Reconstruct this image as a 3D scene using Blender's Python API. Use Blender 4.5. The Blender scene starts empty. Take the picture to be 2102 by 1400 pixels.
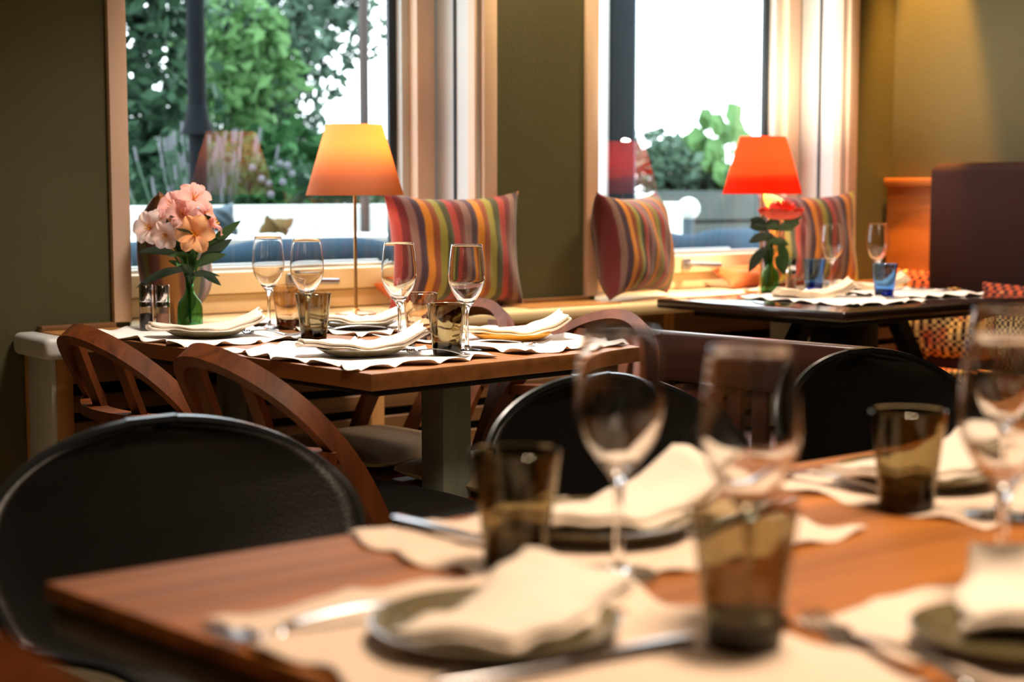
import bpy, bmesh, math, random
from mathutils import Vector, Matrix
random.seed(7)
S = bpy.context.scene
COL = S.collection
PI = math.pi

# ------------------------------------------------------------------ camera, world, lights, exposure
cam_data = bpy.data.cameras.new('camera')
cam = bpy.data.objects.new('camera', cam_data); COL.objects.link(cam)
cam.location = (0, 0, 1.078)
cam.rotation_euler = (math.radians(90 - 5.50), 0, math.radians(-38.4))
cam_data.sensor_width = 36.0
cam_data.lens = 36.0 * 3250 / 2102
cam_data.clip_start = 0.05
cam_data.dof.use_dof = True
cam_data.dof.focus_distance = 3.15
cam_data.dof.aperture_fstop = 3.3
S.camera = cam

world = bpy.data.worlds.new('overcast_sky'); S.world = world; world.use_nodes = True
wn = world.node_tree.nodes['Background']
wn.inputs[0].default_value = (0.88, 0.95, 1.0, 1); wn.inputs[1].default_value = 6.0

def area(name, loc, size, power, col, rot=(0, 0, 0), spread=PI):
    d = bpy.data.lights.new(name, 'AREA'); d.shape = 'DISK'; d.size = size; d.energy = power; d.color = col; d.spread = spread
    o = bpy.data.objects.new(name, d); o.location = loc; o.rotation_euler = rot; COL.objects.link(o); return o
def spot(name, loc, target, power, col, angle=50, blend=0.6, r=0.03):
    d = bpy.data.lights.new(name, 'SPOT'); d.energy = power; d.color = col; d.spot_size = math.radians(angle); d.spot_blend = blend; d.shadow_soft_size = r
    o = bpy.data.objects.new(name, d); o.location = loc; COL.objects.link(o)
    o.rotation_euler = (Vector(target) - Vector(loc)).to_track_quat('-Z', 'Y').to_euler(); return o
WARM = (1.0, 0.77, 0.56)
area('ceiling_light_front', (1.2, 0.75, 2.45), 0.55, 21, WARM, spread=math.radians(110))
area('ceiling_light_middle', (1.95, 2.6, 2.45), 0.40, 24, (1.0, 0.86, 0.72), spread=math.radians(100))
area('ceiling_light_right', (3.8, 2.95, 2.45), 0.40, 15, WARM, spread=math.radians(100))
area('ceiling_light_room', (-0.3, -1.1, 2.45), 0.6, 9, WARM)
spot('wall_washer_corner', (4.50, 3.50, 2.48), (4.655, 3.50, 1.25), 620, (1.0, 0.46, 0.08), 28, 0.5)
spot('wall_washer_pier', (2.97, 3.40, 2.50), (2.98, 3.68, 1.5), 130, (1.0, 0.78, 0.46), 44, 0.7)
vs = S.view_settings
vs.view_transform = 'Standard'; vs.look = 'None'; vs.gamma = 1.0; vs.use_curve_mapping = False; vs.exposure = 0.0
S.cycles.use_denoising = True
S.cycles.max_bounces = 12
S.cycles.transmission_bounces = 12
S.cycles.transparent_max_bounces = 16
S.cycles.sample_clamp_indirect = 6.0

# ------------------------------------------------------------------ materials
def srgb(c):
    return tuple(((v / 255.0) / 12.92 if v / 255.0 <= 0.04045 else ((v / 255.0 + 0.055) / 1.055) ** 2.4) for v in c)
def new_mat(name):
    m = bpy.data.materials.new(name); m.use_nodes = True
    nt = m.node_tree; return m, nt, nt.nodes['Principled BSDF']
def N(nt, t, **kw):
    n = nt.nodes.new(t)
    for k, v in kw.items(): setattr(n, k, v)
    return n
def plain(name, col, rough=0.6, metal=0.0, bump=0.0, bscale=80, spec=0.5, sheen=0.0, var=0.0, coat=0.0, vscale=6):
    m, nt, p = new_mat(name); c = srgb(col)
    p.inputs['Base Color'].default_value = (*c, 1)
    p.inputs['Roughness'].default_value = rough; p.inputs['Metallic'].default_value = metal
    p.inputs['Specular IOR Level'].default_value = spec
    p.inputs['Sheen Weight'].default_value = sheen; p.inputs['Coat Weight'].default_value = coat
    tc = N(nt, 'ShaderNodeTexCoord')
    if bump:
        n = N(nt, 'ShaderNodeTexNoise'); n.inputs['Scale'].default_value = bscale; n.inputs['Detail'].default_value = 4
        b = N(nt, 'ShaderNodeBump'); b.inputs['Strength'].default_value = bump; b.inputs['Distance'].default_value = 0.004
        nt.links.new(tc.outputs['Object'], n.inputs['Vector']); nt.links.new(n.outputs['Fac'], b.inputs['Height']); nt.links.new(b.outputs[0], p.inputs['Normal'])
    if var:
        n = N(nt, 'ShaderNodeTexNoise'); n.inputs['Scale'].default_value = vscale; n.inputs['Detail'].default_value = 5
        mx = N(nt, 'ShaderNodeMix', data_type='RGBA')
        mx.inputs[6].default_value = (*[v * (1 - var) for v in c], 1); mx.inputs[7].default_value = (*[min(1, v * (1 + var)) for v in c], 1)
        nt.links.new(tc.outputs['Object'], n.inputs['Vector']); nt.links.new(n.outputs['Fac'], mx.inputs[0]); nt.links.new(mx.outputs[2], p.inputs['Base Color'])
    return m
def wood(name, dark, light, axis='X', scale=3.0, rough=0.35, coat=0.0, rand=0.0):
    m, nt, p = new_mat(name)
    tc = N(nt, 'ShaderNodeTexCoord'); mp = N(nt, 'ShaderNodeMapping')
    s = {'X': (0.35, 9, 9), 'Y': (9, 0.35, 9), 'Z': (9, 9, 0.35)}[axis]
    mp.inputs['Scale'].default_value = s
    oi = N(nt, 'ShaderNodeObjectInfo'); ad = N(nt, 'ShaderNodeVectorMath', operation='ADD'); sc = N(nt, 'ShaderNodeVectorMath', operation='SCALE')
    nt.links.new(oi.outputs['Random'], sc.inputs[0]); sc.inputs['Scale'].default_value = 30
    cmb = N(nt, 'ShaderNodeCombineXYZ')
    for i in range(3): nt.links.new(oi.outputs['Random'], cmb.inputs[i])
    nt.links.new(cmb.outputs[0], sc.inputs[0])
    nt.links.new(tc.outputs['Object'], ad.inputs[0]); nt.links.new(sc.outputs[0], ad.inputs[1])
    nt.links.new(ad.outputs[0], mp.inputs['Vector'])
    n = N(nt, 'ShaderNodeTexNoise'); n.inputs['Scale'].default_value = scale; n.inputs['Detail'].default_value = 7; n.inputs['Roughness'].default_value = 0.6; n.inputs['Distortion'].default_value = 0.6
    r = N(nt, 'ShaderNodeValToRGB'); r.color_ramp.elements[0].position = 0.32; r.color_ramp.elements[1].position = 0.68
    r.color_ramp.elements[0].color = (*srgb(dark), 1); r.color_ramp.elements[1].color = (*srgb(light), 1)
    nt.links.new(mp.outputs[0], n.inputs['Vector']); nt.links.new(n.outputs['Fac'], r.inputs[0])
    out = r.outputs[0]
    if rand:
        hs = N(nt, 'ShaderNodeHueSaturation'); mr = N(nt, 'ShaderNodeMapRange')
        mr.inputs['To Min'].default_value = 1 - rand; mr.inputs['To Max'].default_value = 1 + rand
        nt.links.new(oi.outputs['Random'], mr.inputs['Value']); nt.links.new(mr.outputs[0], hs.inputs['Value']); nt.links.new(out, hs.inputs['Color']); out = hs.outputs[0]
    nt.links.new(out, p.inputs['Base Color'])
    b = N(nt, 'ShaderNodeBump'); b.inputs['Strength'].default_value = 0.15; b.inputs['Distance'].default_value = 0.001
    nt.links.new(n.outputs['Fac'], b.inputs['Height']); nt.links.new(b.outputs[0], p.inputs['Normal'])
    p.inputs['Roughness'].default_value = rough; p.inputs['Coat Weight'].default_value = coat; p.inputs['Coat Roughness'].default_value = 0.2
    return m
def glass(name, col=(1, 1, 1), rough=0.0, density=0.0, acol=(1, 1, 1), ior=1.45, bump=0.0):
    m, nt, p = new_mat(name); nt.nodes.remove(p)
    g = N(nt, 'ShaderNodeBsdfGlass'); g.inputs['Color'].default_value = (*col, 1); g.inputs['Roughness'].default_value = rough; g.inputs['IOR'].default_value = ior
    out = nt.nodes['Material Output']; nt.links.new(g.outputs[0], out.inputs['Surface'])
    if density:
        a = N(nt, 'ShaderNodeVolumeAbsorption'); a.inputs['Color'].default_value = (*acol, 1); a.inputs['Density'].default_value = density
        nt.links.new(a.outputs[0], out.inputs['Volume'])
    if bump:
        tc = N(nt, 'ShaderNodeTexCoord'); n = N(nt, 'ShaderNodeTexNoise'); n.inputs['Scale'].default_value = 38; n.inputs['Detail'].default_value = 2
        b = N(nt, 'ShaderNodeBump'); b.inputs['Strength'].default_value = bump; b.inputs['Distance'].default_value = 0.004
        nt.links.new(tc.outputs['Object'], n.inputs['Vector']); nt.links.new(n.outputs['Fac'], b.inputs['Height']); nt.links.new(b.outputs[0], g.inputs['Normal'])
    return m
def thin_glass(name, ior=1.5, tint=(0.97, 0.99, 0.99)):
    m, nt, p = new_mat(name); nt.nodes.remove(p)
    t = N(nt, 'ShaderNodeBsdfTransparent'); t.inputs[0].default_value = (*tint, 1)
    g = N(nt, 'ShaderNodeBsdfGlossy'); g.inputs['Roughness'].default_value = 0.0
    f = N(nt, 'ShaderNodeFresnel'); f.inputs['IOR'].default_value = ior
    x = N(nt, 'ShaderNodeMixShader'); ge = N(nt, 'ShaderNodeNewGeometry'); sb_ = N(nt, 'ShaderNodeMath', operation='SUBTRACT'); sb_.inputs[0].default_value = 1.0; mb_ = N(nt, 'ShaderNodeMath', operation='MULTIPLY')
    nt.links.new(ge.outputs['Backfacing'], sb_.inputs[1]); nt.links.new(sb_.outputs[0], mb_.inputs[0]); nt.links.new(f.outputs[0], mb_.inputs[1])
    nt.links.new(mb_.outputs[0], x.inputs[0]); nt.links.new(t.outputs[0], x.inputs[1]); nt.links.new(g.outputs[0], x.inputs[2])
    nt.links.new(x.outputs[0], nt.nodes['Material Output'].inputs['Surface']); return m
def shade_mat(name, col, trans, k=0.5):
    m, nt, p = new_mat(name); nt.nodes.remove(p)
    d = N(nt, 'ShaderNodeBsdfDiffuse'); d.inputs[0].default_value = (*srgb(col), 1)
    t = N(nt, 'ShaderNodeBsdfTranslucent'); t.inputs[0].default_value = (*srgb(trans), 1)
    x = N(nt, 'ShaderNodeMixShader'); x.inputs[0].default_value = k
    nt.links.new(d.outputs[0], x.inputs[1]); nt.links.new(t.outputs[0], x.inputs[2])
    nt.links.new(x.outputs[0], nt.nodes['Material Output'].inputs['Surface']); return m
STR = [(156, 50, 42), (98, 12, 22), (126, 92, 86), (62, 36, 54), (196, 120, 24), (132, 62, 18), (138, 128, 48), (58, 58, 26)]
def stripe_mat(name, periods=2.5, offset=0, dark=1.0):
    m, nt, p = new_mat(name)
    uv = N(nt, 'ShaderNodeUVMap'); sp = N(nt, 'ShaderNodeSeparateXYZ'); nt.links.new(uv.outputs[0], sp.inputs[0])
    wb = N(nt, 'ShaderNodeTexNoise'); wb.inputs['Scale'].default_value = 5; nt.links.new(uv.outputs[0], wb.inputs['Vector'])
    a0 = N(nt, 'ShaderNodeMath', operation='MULTIPLY_ADD'); a0.inputs[1].default_value = 0.02; nt.links.new(wb.outputs['Fac'], a0.inputs[0]); nt.links.new(sp.outputs[0], a0.inputs[2])
    mu = N(nt, 'ShaderNodeMath', operation='MULTIPLY_ADD'); mu.inputs[1].default_value = periods; mu.inputs[2].default_value = offset; nt.links.new(a0.outputs[0], mu.inputs[0])
    fr = N(nt, 'ShaderNodeMath', operation='FRACT'); nt.links.new(mu.outputs[0], fr.inputs[0])
    r = N(nt, 'ShaderNodeValToRGB'); cr = r.color_ramp; cr.interpolation = 'LINEAR'
    cr.elements.remove(cr.elements[1]); first = True
    for i, c in enumerate(STR):
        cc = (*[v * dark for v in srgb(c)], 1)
        for pos in (i / 8 + 0.004, (i + 1) / 8 - 0.016):
            e = cr.elements[0] if first else cr.elements.new(pos)
            e.position = pos; e.color = cc; first = False
    nt.links.new(fr.outputs[0], r.inputs[0]); nt.links.new(r.outputs[0], p.inputs['Base Color'])
    wv = N(nt, 'ShaderNodeTexNoise'); wv.inputs['Scale'].default_value = 260
    b = N(nt, 'ShaderNodeBump'); b.inputs['Strength'].default_value = 0.4; b.inputs['Distance'].default_value = 0.002
    nt.links.new(uv.outputs[0], wv.inputs['Vector']); nt.links.new(wv.outputs['Fac'], b.inputs['Height']); nt.links.new(b.outputs[0], p.inputs['Normal'])
    p.inputs['Roughness'].default_value = 0.85; p.inputs['Sheen Weight'].default_value = 0.3; return m
def checker_mat(name):
    m, nt, p = new_mat(name)
    tc = N(nt, 'ShaderNodeTexCoord'); mp = N(nt, 'ShaderNodeMapping'); mp.inputs['Rotation'].default_value = (math.radians(45), 0, 0)
    nt.links.new(tc.outputs['Object'], mp.inputs['Vector'])
    ck = N(nt, 'ShaderNodeTexChecker'); ck.inputs['Scale'].default_value = 58
    mp.inputs['Location'].default_value = (0.013, 0.002, 0.003)
    v = N(nt, 'ShaderNodeTexNoise'); v.inputs['Scale'].default_value = 9
    r = N(nt, 'ShaderNodeValToRGB'); r.color_ramp.elements[0].position = 0.42; r.color_ramp.elements[1].position = 0.56
    r.color_ramp.elements[0].color = (*srgb((214, 186, 120)), 1); r.color_ramp.elements[1].color = (*srgb((190, 82, 44)), 1)
    nt.links.new(tc.outputs['Object'], v.inputs['Vector']); nt.links.new(v.outputs['Fac'], r.inputs[0])
    nt.links.new(mp.outputs[0], ck.inputs['Vector']); nt.links.new(r.outputs[0], ck.inputs['Color1']); ck.inputs['Color2'].default_value = (*srgb((44, 16, 14)), 1)
    nt.links.new(ck.outputs[0], p.inputs['Base Color']); p.inputs['Roughness'].default_value = 0.9; return m

M = {}
M['wall'] = plain('olive_plaster', (76, 72, 41), 0.8, bump=0.25, bscale=120, var=0.08)
M['ceil'] = plain('ceiling_paint', (190, 178, 150), 0.9)
M['casing'] = plain('casing_paint', (222, 190, 164), 0.5)
M['white'] = plain('white_paint', (206, 206, 204), 0.45)
M['cream'] = plain('cream_paint', (232, 206, 160), 0.45)
M['sillwood'] = wood('sill_wood', (178, 120, 62), (206, 152, 92), 'X', 2.2, 0.35)
M['gasket'] = plain('dark_gasket', (30, 44, 54), 0.5)
M['alu'] = plain('aluminium', (170, 168, 170), 0.3, 0.9)
M['chrome'] = plain('chrome', (220, 220, 225), 0.12, 1.0)
M['steel'] = plain('cutlery_steel', (200, 200, 205), 0.18, 1.0)
M['pane'] = thin_glass('window_pane', 1.75)
M['floor'] = wood('floor_wood', (188, 164, 122), (212, 190, 150), 'X', 2.0, 0.45, rand=0.12)
M['table'] = wood('table_wood', (106, 62, 20), (178, 108, 40), 'X', 2.2, 0.58, 0.0, rand=0.16)
M['table'].node_tree.nodes['Principled BSDF'].inputs['Specular IOR Level'].default_value = 0.28
M['table_y'] = wood('table_wood_along', (122, 76, 38), (170, 112, 62), 'Y', 2.2, 0.42, 0.0)
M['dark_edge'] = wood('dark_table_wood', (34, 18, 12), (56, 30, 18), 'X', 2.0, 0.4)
M['chairwood'] = wood('chair_wood', (74, 36, 14), (122, 64, 28), 'Z', 2.4, 0.42, 0.0)
M['chairwood'].node_tree.nodes['Principled BSDF'].inputs['Specular IOR Level'].default_value = 0.3
M['benchwood'] = wood('bench_wood', (38, 18, 10), (66, 33, 18), 'Y', 2.4, 0.36, 0.1)
M['panelwood'] = wood('panel_wood', (136, 76, 30), (176, 106, 46), 'Y', 2.4, 0.4)
M['leather'] = plain('black_leather', (20, 17, 16), 0.38, bump=0.2, bscale=260, spec=0.65)
M['rubber'] = plain('black_piping', (30, 32, 34), 0.25)
M['brownleather'] = plain('brown_leather', (38, 13, 7), 0.75, bump=0.2, bscale=160, spec=0.2)
M['blackmetal'] = plain('black_metal', (20, 20, 22), 0.4, 0.6)
M['greensteel'] = plain('grey_green_steel', (150, 160, 148), 0.4, 0.2)
M['darkcloth'] = plain('dark_seat_cloth', (34, 32, 32), 0.9, bump=0.3, bscale=200)
M['lightcloth'] = plain('beige_seat_cloth', (196, 178, 150), 0.9, bump=0.3, bscale=200)
M['linen'] = plain('linen', (232, 208, 186), 0.9, bump=0.35, bscale=420, sheen=0.2)
M['mat2'] = plain('white_paper_mat', (238, 232, 228), 0.8, bump=0.15, bscale=300)
M['napkin'] = plain('napkin_cloth', (238, 222, 204), 0.9, bump=0.3, bscale=380, sheen=0.2)
M['ynapkin'] = plain('napkin_on_plate', (244, 226, 198), 0.9, bump=0.25, bscale=380)
M['plate'] = plain('olive_stoneware', (94, 84, 56), 0.22, var=0.12, coat=0.3)
M['yplate'] = plain('ochre_stoneware', (206, 142, 40), 0.3)
M['wine'] = glass('clear_glass', (0.985, 0.985, 0.985))
M['smoke'] = glass('smoked_glass', (0.84, 0.80, 0.68), 0.0, 300, (0.42, 0.36, 0.24), bump=0.10)
M['brownglass'] = glass('brown_glass', (0.94, 0.87, 0.76), 0.0, 100, (0.52, 0.34, 0.18), bump=0.14)
M['blueglass'] = glass('blue_glass', (0.62, 0.80, 0.97), 0.0, 130, (0.10, 0.38, 0.86), bump=0.12)
M['greenglass'] = glass('green_glass', (0.60, 0.82, 0.62), 0.0, 130, (0.08, 0.40, 0.16))
M['pepper'] = plain('peppercorns', (34, 28, 26), 0.8, bump=1, bscale=500, var=0.5, vscale=300)
M['salt'] = plain('pink_salt', (226, 150, 116), 0.8, bump=1, bscale=500, var=0.3, vscale=300)
M['brass'] = plain('brass', (190, 140, 84), 0.3, 0.9)
M['orange_shade'] = shade_mat('orange_lampshade', (214, 160, 130), (255, 190, 104))
M['red_shade'] = shade_mat('red_lampshade', (226, 84, 60), (255, 120, 80), 0.8)
M['stripe'] = stripe_mat('striped_weave', 2.5, 0.0)
M['stripe2'] = stripe_mat('striped_weave_shifted', 2.5, 0.42)
M['stripe3'] = stripe_mat('striped_weave_dense', 3.2, 0.10)
M['stripe4'] = stripe_mat('striped_weave_shaded', 2.2, 0.55, 0.5)  # same stripes darkened, the shade on the left cushion put into the colour
M['orange_cloth'] = plain('orange_cloth', (206, 100, 34), 0.9, sheen=0.3)
M['checker'] = checker_mat('chequered_weave')
M['stone'] = plain('dark_marble', (46, 34, 30), 0.12, var=0.5, vscale=14, coat=0.5)
M['petal_pink'] = shade_mat('petal_pink', (248, 198, 188), (250, 192, 182), 0.4)
M['petal_white'] = shade_mat('petal_white', (246, 222, 214), (252, 228, 220), 0.4)
M['petal_peach'] = shade_mat('petal_peach', (248, 186, 136), (254, 192, 142), 0.4)
M['petal_coral'] = plain('petal_coral', (240, 84, 60), 0.6)
M['stamen'] = plain('stamen_yellow', (230, 160, 30), 0.6)
M['leaf'] = plain('leaf_green', (52, 92, 36), 0.45, var=0.3)
M['leafdark'] = plain('leaf_dark', (30, 62, 34), 0.45)
M['stem'] = plain('stem_green', (70, 110, 44), 0.5)
M['fol_dark'] = plain('foliage_dark', (48, 74, 56), 0.6, var=0.35, vscale=3)
M['fol_mid'] = plain('foliage_mid', (54, 96, 56), 0.6, var=0.35, vscale=3)
M['fol_light'] = plain('foliage_light', (86, 124, 76), 0.6, var=0.3, vscale=3)
M['fol_grey'] = plain('foliage_grey_green', (78, 102, 86), 0.7, var=0.3, vscale=3)
M['lav'] = plain('lavender', (110, 112, 120), 0.8)
M['trunk'] = plain('dark_post', (16, 20, 24), 0.7, var=0.3)
M['pole'] = plain('grey_pole', (84, 76, 74), 0.6)
M['outblue'] = plain('blue_grey_outdoor_cloth', (56, 80, 98), 0.9, bump=0.2, bscale=90)
M['outgrey'] = plain('grey_outdoor_cloth', (84, 100, 110), 0.9)
M['tan'] = plain('tan_blanket', (104, 84, 52), 0.9, var=0.3)
M['whitewall'] = plain('white_render', (214, 220, 218), 0.8)
M['paving'] = plain('pale_paving', (180, 184, 178), 0.9, var=0.1)
M['greystone'] = plain('weathered_grey_boards', (72, 80, 78), 0.9, var=0.35, vscale=5)
M['column'] = plain('grey_column', (32, 36, 40), 0.8, var=0.2)
M['soil'] = plain('soil', (60, 48, 38), 0.95)
M['offwhite'] = plain('off_white_plastic', (220, 222, 220), 0.5)
M['radiator'] = plain('radiator_enamel', (210, 190, 156), 0.5)
M['slat'] = wood('slat_wood', (96, 62, 34), (132, 92, 54), 'X', 2.2, 0.5)
M['postwood'] = wood('post_wood', (168, 112, 60), (198, 146, 88), 'Z', 2.2, 0.5)

for k_ in ('fol_dark', 'fol_mid', 'fol_light', 'fol_grey', 'trunk', 'pole', 'column', 'outblue', 'greystone', 'tan', 'outgrey', 'lav'):
    M[k_].node_tree.nodes['Principled BSDF'].inputs['Specular IOR Level'].default_value = 0.08
# ------------------------------------------------------------------ mesh helpers
class MB:
    def __init__(s): s.bm = bmesh.new(); s.uv = None
    def _box(s, mat, bevel, seg=2):
        r = bmesh.ops.create_cube(s.bm, size=1.0, matrix=mat); vs = r['verts']
        if bevel:
            es = list({e for v in vs for e in v.link_edges})
            bmesh.ops.bevel(s.bm, geom=es, offset=bevel, segments=seg, affect='EDGES', profile=0.5)
        return s
    def box(s, x0, x1, y0, y1, z0, z1, bevel=0.0, seg=2):
        return s._box(Matrix.Translation(((x0 + x1) / 2, (y0 + y1) / 2, (z0 + z1) / 2)) @ Matrix.Diagonal((x1 - x0, y1 - y0, z1 - z0, 1)), bevel, seg)
    def obox(s, a, b, w, h, bevel=0.0, up=(0, 0, 1)):
        return s.sweep([a, b], [(w, h)] * 2, up=up, rect=True)
    def tube(s, pts, r, n=8, cap=True, up=(0, 0, 1)):
        rs = r if isinstance(r, (list, tuple)) else [r] * len(pts)
        return s.sweep(pts, [(v, v) for v in rs], n=n, cap=cap, up=up)
    def sweep(s, pts, dims, n=8, cap=True, up=(0, 0, 1), rect=False, closed=False):
        pts = [Vector(p) for p in pts]; rings = []; k = len(pts); up = Vector(up)
        prev = None
        for i, p in enumerate(pts):
            if closed: t = pts[(i + 1) % k] - pts[(i - 1) % k]
            else: t = pts[min(i + 1, k - 1)] - pts[max(i - 1, 0)]
            if t.length < 1e-9: t = Vector((0, 0, 1))
            t.normalize()
            if prev is None:
                a = up if abs(t.dot(up)) < 0.97 else Vector((1, 0, 0))
            else: a = prev
            bi = t.cross(a)
            if bi.length < 1e-6: bi = t.cross(Vector((0.3, 1, 0.1)))
            bi.normalize(); nn = bi.cross(t).normalized(); prev = nn
            w, h = dims[i]
            if rect: offs = [(-w / 2, -h / 2), (w / 2, -h / 2), (w / 2, h / 2), (-w / 2, h / 2)]
            else: offs = [(w * math.cos(2 * PI * j / n), h * math.sin(2 * PI * j / n)) for j in range(n)]
            rings.append([s.bm.verts.new(p + bi * u + nn * v) for u, v in offs])
        m = len(rings[0])
        for i in range(k - 1 + (1 if closed else 0)):
            A, B = rings[i], rings[(i + 1) % k]
            for j in range(m): s.bm.faces.new((A[j], A[(j + 1) % m], B[(j + 1) % m], B[j]))
        if cap and not closed:
            s.bm.faces.new(rings[0][::-1]); s.bm.faces.new(rings[-1])
        return s
    def lathe(s, prof, n=32, cx=0, cy=0):
        rings = []
        for r, z in prof:
            if r < 1e-5: rings.append([s.bm.verts.new((cx, cy, z))])
            else: rings.append([s.bm.verts.new((cx + r * math.cos(2 * PI * j / n), cy + r * math.sin(2 * PI * j / n), z)) for j in range(n)])
        for A, B in zip(rings, rings[1:]):
            if len(A) == 1 and len(B) == 1: continue
            for j in range(n):
                k = (j + 1) % n
                if len(A) == 1: s.bm.faces.new((A[0], B[k], B[j]))
                elif len(B) == 1: s.bm.faces.new((A[j], A[k], B[0]))
                else: s.bm.faces.new((A[j], A[k], B[k], B[j]))
        return s
    def grid(s, f, nu, nv, uvs=False, flip=False):
        if uvs and s.uv is None: s.uv = s.bm.loops.layers.uv.new('UVMap')
        V = [[s.bm.verts.new(f(i / nu, j / nv)) for j in range(nv + 1)] for i in range(nu + 1)]
        for i in range(nu):
            for j in range(nv):
                q = [(i, j), (i + 1, j), (i + 1, j + 1), (i, j + 1)]
                if flip: q = q[::-1]
                fc = s.bm.faces.new([V[a][b] for a, b in q])
                if uvs:
                    for l, (a, b) in zip(fc.loops, q): l[s.uv].uv = (a / nu, b / nv)
        return s
    def ball(s, c, r, sub=2, sc=(1, 1, 1)):
        bmesh.ops.create_icosphere(s.bm, subdivisions=sub, radius=1, matrix=Matrix.Translation(c) @ Matrix.Diagonal((r * sc[0], r * sc[1], r * sc[2], 1))); return s
    def build(s, name, mat, parent=None, smooth=True, merge=0.0, loc=None, rot=None, solid=0.0, subsurf=0):
        if merge: bmesh.ops.remove_doubles(s.bm, verts=s.bm.verts, dist=merge)
        bmesh.ops.recalc_face_normals(s.bm, faces=s.bm.faces)
        me = bpy.data.meshes.new(name); s.bm.to_mesh(me); s.bm.free()
        if smooth:
            for p in me.polygons: p.use_smooth = True
            try: me.set_sharp_from_angle(angle=math.radians(38))
            except Exception: pass
        me.materials.append(mat)
        o = bpy.data.objects.new(name, me); COL.objects.link(o)
        if parent: o.parent = parent
        if loc: o.location = loc
        if rot: o.rotation_euler = rot
        if solid:
            m = o.modifiers.new('thickness', 'SOLIDIFY'); m.thickness = solid; m.offset = 1
        if subsurf:
            m = o.modifiers.new('smooth', 'SUBSURF'); m.levels = subsurf; m.render_levels = subsurf
        return o
def tag(o, label, cat, group=None, kind=None):
    o['label'] = label; o['category'] = cat
    if group: o['group'] = group
    if kind: o['kind'] = kind
    return o
def thing(name, label, cat, loc=(0, 0, 0), rz=0, group=None, rot=None):
    o = bpy.data.objects.new(name, None); COL.objects.link(o); o.empty_display_size = 0.1
    o.location = loc; o.rotation_euler = rot if rot else (0, 0, rz)
    return tag(o, label, cat, group)
def structure(o): o['kind'] = 'structure'; return o
def skeleton(name, loc=(0, 0, 0)):
    o = bpy.data.objects.new(name, None); COL.objects.link(o); o.location = loc; return structure(o)
def copy_tree(o, parent=None):
    c = o.copy(); COL.objects.link(c)
    if parent: c.parent = parent
    for ch in list(o.children): copy_tree(ch, c)
    return c
def place(proto, used, label, loc, rz=0, group=None):
    o = proto if not used[0] else copy_tree(proto)
    used[0] = True
    o.location = loc; o.rotation_euler = (0, 0, rz); o['label'] = label
    if group: o['group'] = group
    return o
def cat(pts, n=8):
    P = [Vector(p) for p in pts]; P = [P[0] * 2 - P[1]] + P + [P[-1] * 2 - P[-2]]; out = []
    for i in range(1, len(P) - 2):
        for k in range(n):
            t = k / n; a, b, c, d = P[i - 1], P[i], P[i + 1], P[i + 2]
            out.append(0.5 * ((2 * b) + (c - a) * t + (2 * a - 5 * b + 4 * c - d) * t * t + (3 * b - a - 3 * c + d) * t ** 3))
    out.append(P[-2]); return out
def hsh(x, y, s=0): 
    v = math.sin(x * 12.9898 + y * 78.233 + s * 37.719) * 43758.5453; return v - math.floor(v)

# ------------------------------------------------------------------ room shell
WY = 3.66; GY = 3.915; W1 = (1.69, 2.785); W2 = (3.225, 4.39); ZB = 0.705; ZT = 2.28; XR = 4.655; CEIL = 2.55
fl = skeleton('floor')
for i in range(32):
    y0 = -2.6 + i * 0.2
    if y0 + 0.2 > WY + 0.01: y1 = WY
    else: y1 = y0 + 0.2
    if y1 - y0 < 0.02: break
    MB().box(-1.8, XR, y0 + 0.0015, y1 - 0.0015, -0.02, 0, 0.002, 1).build('plank', M['floor'], fl, smooth=False)
structure(MB().box(-1.8, XR + .3, -2.6, WY + .3, -0.08, -0.021).build('floor_base', M['soil'], fl, smooth=False))
structure(MB().box(-1.8, XR, -2.6, WY, CEIL, CEIL + 0.1).build('ceiling', M['ceil'], smooth=False))
w = MB()
w.box(-1.8, W1[0], WY, WY + 0.34, 0, CEIL); w.box(W1[1], W2[0], WY, WY + 0.34, 0, CEIL); w.box(W2[1], XR, WY, WY + 0.34, 0, CEIL)
for a, b in (W1, W2): w.box(a, b, WY, WY + 0.34, 0, ZB); w.box(a, b, WY, WY + 0.34, ZT, CEIL)
structure(w.build('wall_back', M['wall'], smooth=False))
structure(MB().box(XR, XR + 0.2, -2.6, WY + 0.34, 0, CEIL).build('wall_right', M['wall'], smooth=False))
structure(MB().box(-2.0, -1.8, -2.6, WY + 0.34, 0, CEIL).build('wall_left', M['wall'], smooth=False))
structure(MB().box(-2.0, XR + 0.2, -2.8, -2.6, 0, CEIL).build('wall_front', M['wall'], smooth=False))

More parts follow.
